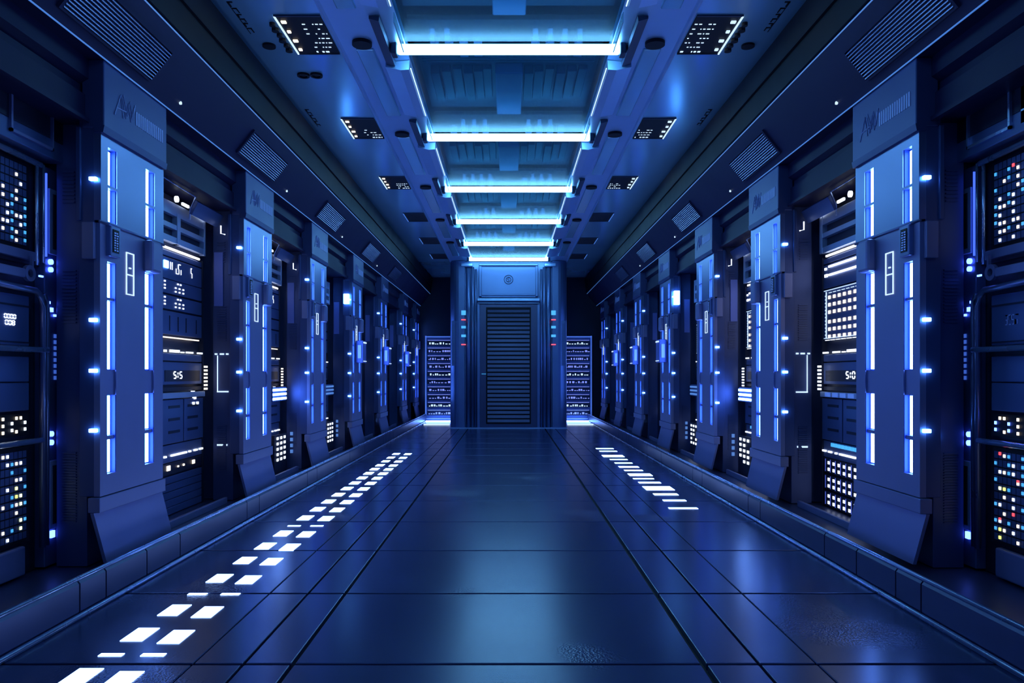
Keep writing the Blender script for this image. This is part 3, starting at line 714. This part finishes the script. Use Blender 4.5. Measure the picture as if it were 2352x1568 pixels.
# ------------------------------------------------------------------ central door block
DY = 16.45
t = thing('lift_shaft', 'tall blue steel door block standing at the end of the corridor', 'door block', (0, DY, 0))
o = (0, DY, 0)
def dpart(name, mat, fn, par=None, sm=False):
    m = MB(1, o); fn(m); return m.build(name, mat, par or t, smooth=sm)
def shaft(m):
    pts = []
    for sx in (-1, 1):
        seq = [(1.31, DY+2.6)]+[(1.31-.20+.20*math.cos(a), DY+.22-.20*math.sin(a)) for a in [k*math.pi/12 for k in range(7)]]+[(.98, DY+.02), (.98, DY+.16)]
        q = [(sx*a, b) for a, b in seq]
        pts += q if sx < 0 else q[::-1]
    m.prismz(pts, 0, E+2.53)
dpart('shaft', 'door_metal', shaft)
for sx in (-1, 1):
    m = MB(1, o)
    for k in range(40): m.box(sx*1.20-.07, sx*1.20+.07, DY+.02, DY+.05, H(.2)+k*.025, H(.21)+k*.025)
    m.box(sx*1.20-.06, sx*1.20+.06, DY+.04, DY+.06, H(.2), H(1.2))
    m.build('ribbed_band', 'door_metal', t)
for sx in (-1, 1):
    dpart('column_tube', 'door_metal', lambda m: (m.tube([(sx*.90, DY+.10, .02), (sx*.90, DY+.10, H(2.41))], .055, 14), m.tube([(sx*.80, DY+.08, .02), (sx*.80, DY+.08, H(2.40))], .035, 14), m.tube([(sx*.73, DY+.07, .02), (sx*.73, DY+.07, H(2.35))], .025, 12)), None, True)
    dpart('column_head', 'beam_metal', lambda m: m.box(sx*.93-.13, sx*.93+.13, DY-.02, DY+.2, H(2.40), H(2.48), .02))
    for k, (py, mt) in enumerate(((718, 'dot_cyan'), (734, 'dot_red'), (751, 'dot_cyan'), (771, 'dot_cyan'), (791, 'dot_red'))):
        z = H((860-py)/F*DY)
        hh = .05 if k == 0 else (.012 if mt == 'dot_red' else .028)
        dpart('status_light', mt, lambda m: m.box(sx*1.0-.05, sx*1.0+.05, DY-.005, DY+.03, z-hh, z+hh, .004))
hd = dpart('head_panel', 'door_metal', lambda m: (m.box(-.62, .62, DY+.08, DY+.2, H(1.72), H(2.46), .01), m.box(-.66, .66, DY+.0, DY+.14, H(2.42), H(2.47), .01), m.box(-.66, -.60, DY+.02, DY+.14, H(1.74), H(2.42), .01), m.box(.60, .66, DY+.02, DY+.14, H(1.74), H(2.42), .01), m.box(-.60, .60, DY+.04, DY+.14, H(1.76), H(1.80), .01)))
def emb(m):
    c = (0, DY+.07, H(2.12))
    m.ring(c, 'y', .09, .105, .02, 30); m.ring(c, 'y', .045, .06, .02, 22)
    m.tube([(.02, DY+.065, H(2.16)), (-.03, DY+.065, H(2.13)), (.02, DY+.065, H(2.11)), (-.02, DY+.065, H(2.07))], .008, 6)
dpart('emblem', 'door_dark', emb, hd)
dpart('cross_bar', 'beam_metal', lambda m: (m.box(-.70, .70, DY-.02, DY+.12, H(1.63), H(1.70), .015), m.box(-.68, .68, DY+.0, DY+.12, H(1.58), H(1.60), .006)))
dl = dpart('door_leaf', 'curb_metal', lambda m: m.box(-.68, .68, DY+.06, DY+.14, .02, H(1.57), .006))
dpart('door_frame', 'door_metal', lambda m: (m.box(-.70, -.64, DY+.02, DY+.14, .02, H(1.57), .006), m.box(.64, .70, DY+.02, DY+.14, .02, H(1.57), .006)))
def lou(m):
    for k in range(27):
        z = H(-1.06)+k*.094
        m.prismz([(-.47, DY+.03), (.47, DY+.03), (.47, DY+.06), (-.47, DY+.06)], z+.0, z+.015)
        m.hexa([(-.47, DY+.025, z), (.47, DY+.025, z), (.47, DY+.06, z), (-.47, DY+.06, z), (-.47, DY+.045, z+.06), (.47, DY+.045, z+.06), (.47, DY+.055, z+.06), (-.47, DY+.055, z+.06)])
dpart('louvre_gap_shade', 'black_metal', lambda m: m.box(-.50, .50, DY+.052, DY+.062, H(-1.1), H(1.5)), dl)  # added black sheet paints the shade in the gaps between slats
dpart('louvre', 'curb_metal', lou, dl)
dpart('door_handle', 'dot_cyan', lambda m: (m.box(-.60, -.50, DY+.03, DY+.06, H(.01), H(.02)),), dl)
dpart('threshold', 'beam_metal', lambda m: m.box(-1.3, 1.3, DY-.03, DY+.14, 0, .02, .004))

# racks on the far wall
for s in (-1, 1):
    o = (2.0, YF-.3, 0)
    t = thing('server_rack', 'blue lit server rack against the far wall, %s of the door block' % SIDE[s], 'server rack', (s*2.0, YF-.3, 0), 'racks on the far wall')
    m = MB(s, o).box(1.45, 2.14, YF-.28, YF-.02, .02, H(.98)); m.build('cabinet', 'rack_panel', t)
    m = MB(s, o)
    m.box(2.12, 2.15, YF-.32, YF-.28, .02, H(1.0)).box(1.45, 2.15, YF-.32, YF-.28, H(.96), H(.99)).box(1.45, 2.15, YF-.32, YF-.28, H(-1.15), H(-1.12))
    m.build('frame', 'dot_dimblue', t)
    z = -1.05
    k = 0
    while z < .92:
        u = MB(s, o).box(1.45, 2.10, YF-.31, YF-.28, H(z), H(z+.12)).build('server_unit', 'rack_dark', t)
        MB(s, o).box(1.45, 2.08, YF-.318, YF-.31, H(z+.128), H(z+.14)).build('light_line', 'line_violet', u)
        m = MB(s, o); x = 1.5
        while x < 2.05:
            l = R.uniform(.02, .06)
            m.box(x, x+l, YF-.318, YF-.31, H(z+.03), H(z+.03+R.choice([.02, .05]))); x += l+R.uniform(.01, .04)
        each(m, 'indicator_light', 'outline_white' if k % 4 == 1 else 'line_violet', u)
        z += .20; k += 1
    for j, (yy, ww, mm) in enumerate(((YF-.6, .06, 'led_light'), (YF-1.15, .05, 'dot_blue'), (YF-1.8, .05, 'outline_white'))):
        m = MB(s, (2.0, yy, 0)); m.box(1.4, 2.02 if j else 2.1, yy, yy+ww, 0, .03)
        tag(m.build('floor_light_bar', mm), '%s glowing floor bar before the far wall racks on the %s' % (['farthest', 'middle', 'nearest'][j], SIDE[s]), 'light bar')

# ------------------------------------------------------------------ loose fittings deep in the corridor
for s in (-1, 1):
    for i in (3, 4, 5):
        y = PZ[s][i]
        o = (2.30, y, H(.3))
        t = thing('control_box', 'blue control box mounted on the %s %s pillar' % (ORD[i], SIDE[s]), 'control box', (s*o[0], o[1], o[2]), 'control boxes on the far pillars')
        MB(s, o).box(2.22, 2.335, y+.25, y+.5, H(.18), H(.52), .01).build('case', 'panel_blue', t)
        MB(s, o).box(2.21, 2.22, y+.27, y+.48, H(.48), H(.50)).box(2.21, 2.22, y+.27, y+.48, H(.20), H(.21)).build('lit_edge', 'outline_white', t)
        MB(s, o).box(2.25, 2.30, y+.24, y+.25, H(.25), H(.45)).build('front_lens', 'glow_dim', t)
t = tag(MB(-1, (2.4, 11.02, H(1.1))).box(2.37, 2.45, 10.98, 11.03, H(1.05), H(1.20), .006).build('wall_lamp', 'lamp_light'), 'square cyan lamp on the near side of the fourth left pillar', 'wall lamp')
t = tag(MB(1, (2.4, 10.6, H(1.1))).box(2.37, 2.45, 10.58, 10.63, H(1.0), H(1.20), .006).build('wall_lamp', 'lamp_light'), 'square cyan lamp on the near side of the fourth right pillar', 'wall lamp')

# extra lights in the second and third bays
for s in (-1, 1):
    for i in (2, 3):
        y1 = PZ[s][i]
        o = (2.66, y1-.4, H(-.2))
        t = thing('striped_lamp', 'blue white striped lamp in the bay before the %s %s pillar' % (ORD[i], SIDE[s]), 'lamp', (s*o[0], o[1], o[2]), 'striped lamps in the deeper bays')
        MB(s, o).box(2.60, 2.64, y1-.56, y1-.06, H(-.30), H(-.14), .004).build('case', 'rack_panel', t)
        m = MB(s, o)
        for k in range(3): m.box(2.593, 2.60, y1-.56, y1-.07, H(-.285)+.05*k, H(-.26)+.05*k)
        each(m, 'lit_stripe', 'led_light' if i == 2 else 'cove_light', t)
        t = thing('port_panel', 'small panel of white port lights low before the %s %s pillar' % (ORD[i], SIDE[s]), 'panel', (s*2.66, y1-.3, H(-.9)), 'port light panels low in the deeper bays')
        o = (2.66, y1-.3, H(-.9))
        MB(s, o).box(2.60, 2.63, y1-.5, y1-.05, H(-1.124), H(-.68), .004).build('plate', 'rack_dark', t)
        m = MB(s, o)
        for a in range(3):
            for b in range(5):
                if R.random() < .9: m.box(2.592, 2.60, y1-.42+a*.13, y1-.37+a*.13, H(-.975)+b*.06, H(-.945)+b*.06)
        each(m, 'port_light', 'dot_white', t)
        m = MB(s, (2.6, y1+.06, H(-.9)))
        t = thing('blue_light_row', 'column of blue lights on the near side of the %s %s pillar' % (ORD[i], SIDE[s]), 'light', (s*2.6, y1+.06, H(-.9)), 'blue light columns low on the pillars')
        for b in range(4): m.box(2.56, 2.59, y1+.055, y1+.075, H(-.93)+b*.07, H(-.89)+b*.07)
        each(m, 'light', 'cove_light', t)
# faint stencilled marks on the outer ceiling
for s in (-1, 1):
    for n_, (y, x) in enumerate(((5.05, 1.90), (7.1, 1.93))):
        m = MB(s, (x, y, E+2.54)); yy = y
        for k in range(6):
            l = R.uniform(.04, .07); m.box(x-.012, x+.02, yy, yy+.012, E+2.541, E+2.546); m.box(x-.012 if k % 2 else x+.012, x-.004 if k % 2 else x+.02, yy, yy+l, E+2.541, E+2.546); yy += l+.02
        m.box(x+.022, x+.026, y, yy, E+2.541, E+2.546)
        tag(m.build('stencil_mark', 'black_metal'), 'faint dark stencilled mark on the %s outer ceiling, %s one' % (SIDE[s], ['near', 'farther'][n_]), 'marking')

tag(MB(1, (2.47, 4.28, H(-.36))).box(2.462, 2.49, 4.27, 4.292, H(-.37), H(-.345), .004).build('wall_lamp', 'lamp_light'), 'small cyan lamp set back on the side of the first right pillar', 'wall lamp')
# recessed plinth strips under the racks
for s in (-1, 1):
    for i in range(1, 7):
        y0, y1 = PZ[s][i-1]+.80, PZ[s][i]-.05
        tag(MB(s, (2.5, y0, .075)).box(2.46, 2.49, y0, y1, .075, .13, .004).build('plinth_strip', 'kick_metal'), 'low blue plinth strip on the floor ledge before the %s %s pillar' % (ORD[i], SIDE[s]), 'plinth', 'plinth strips under the racks')
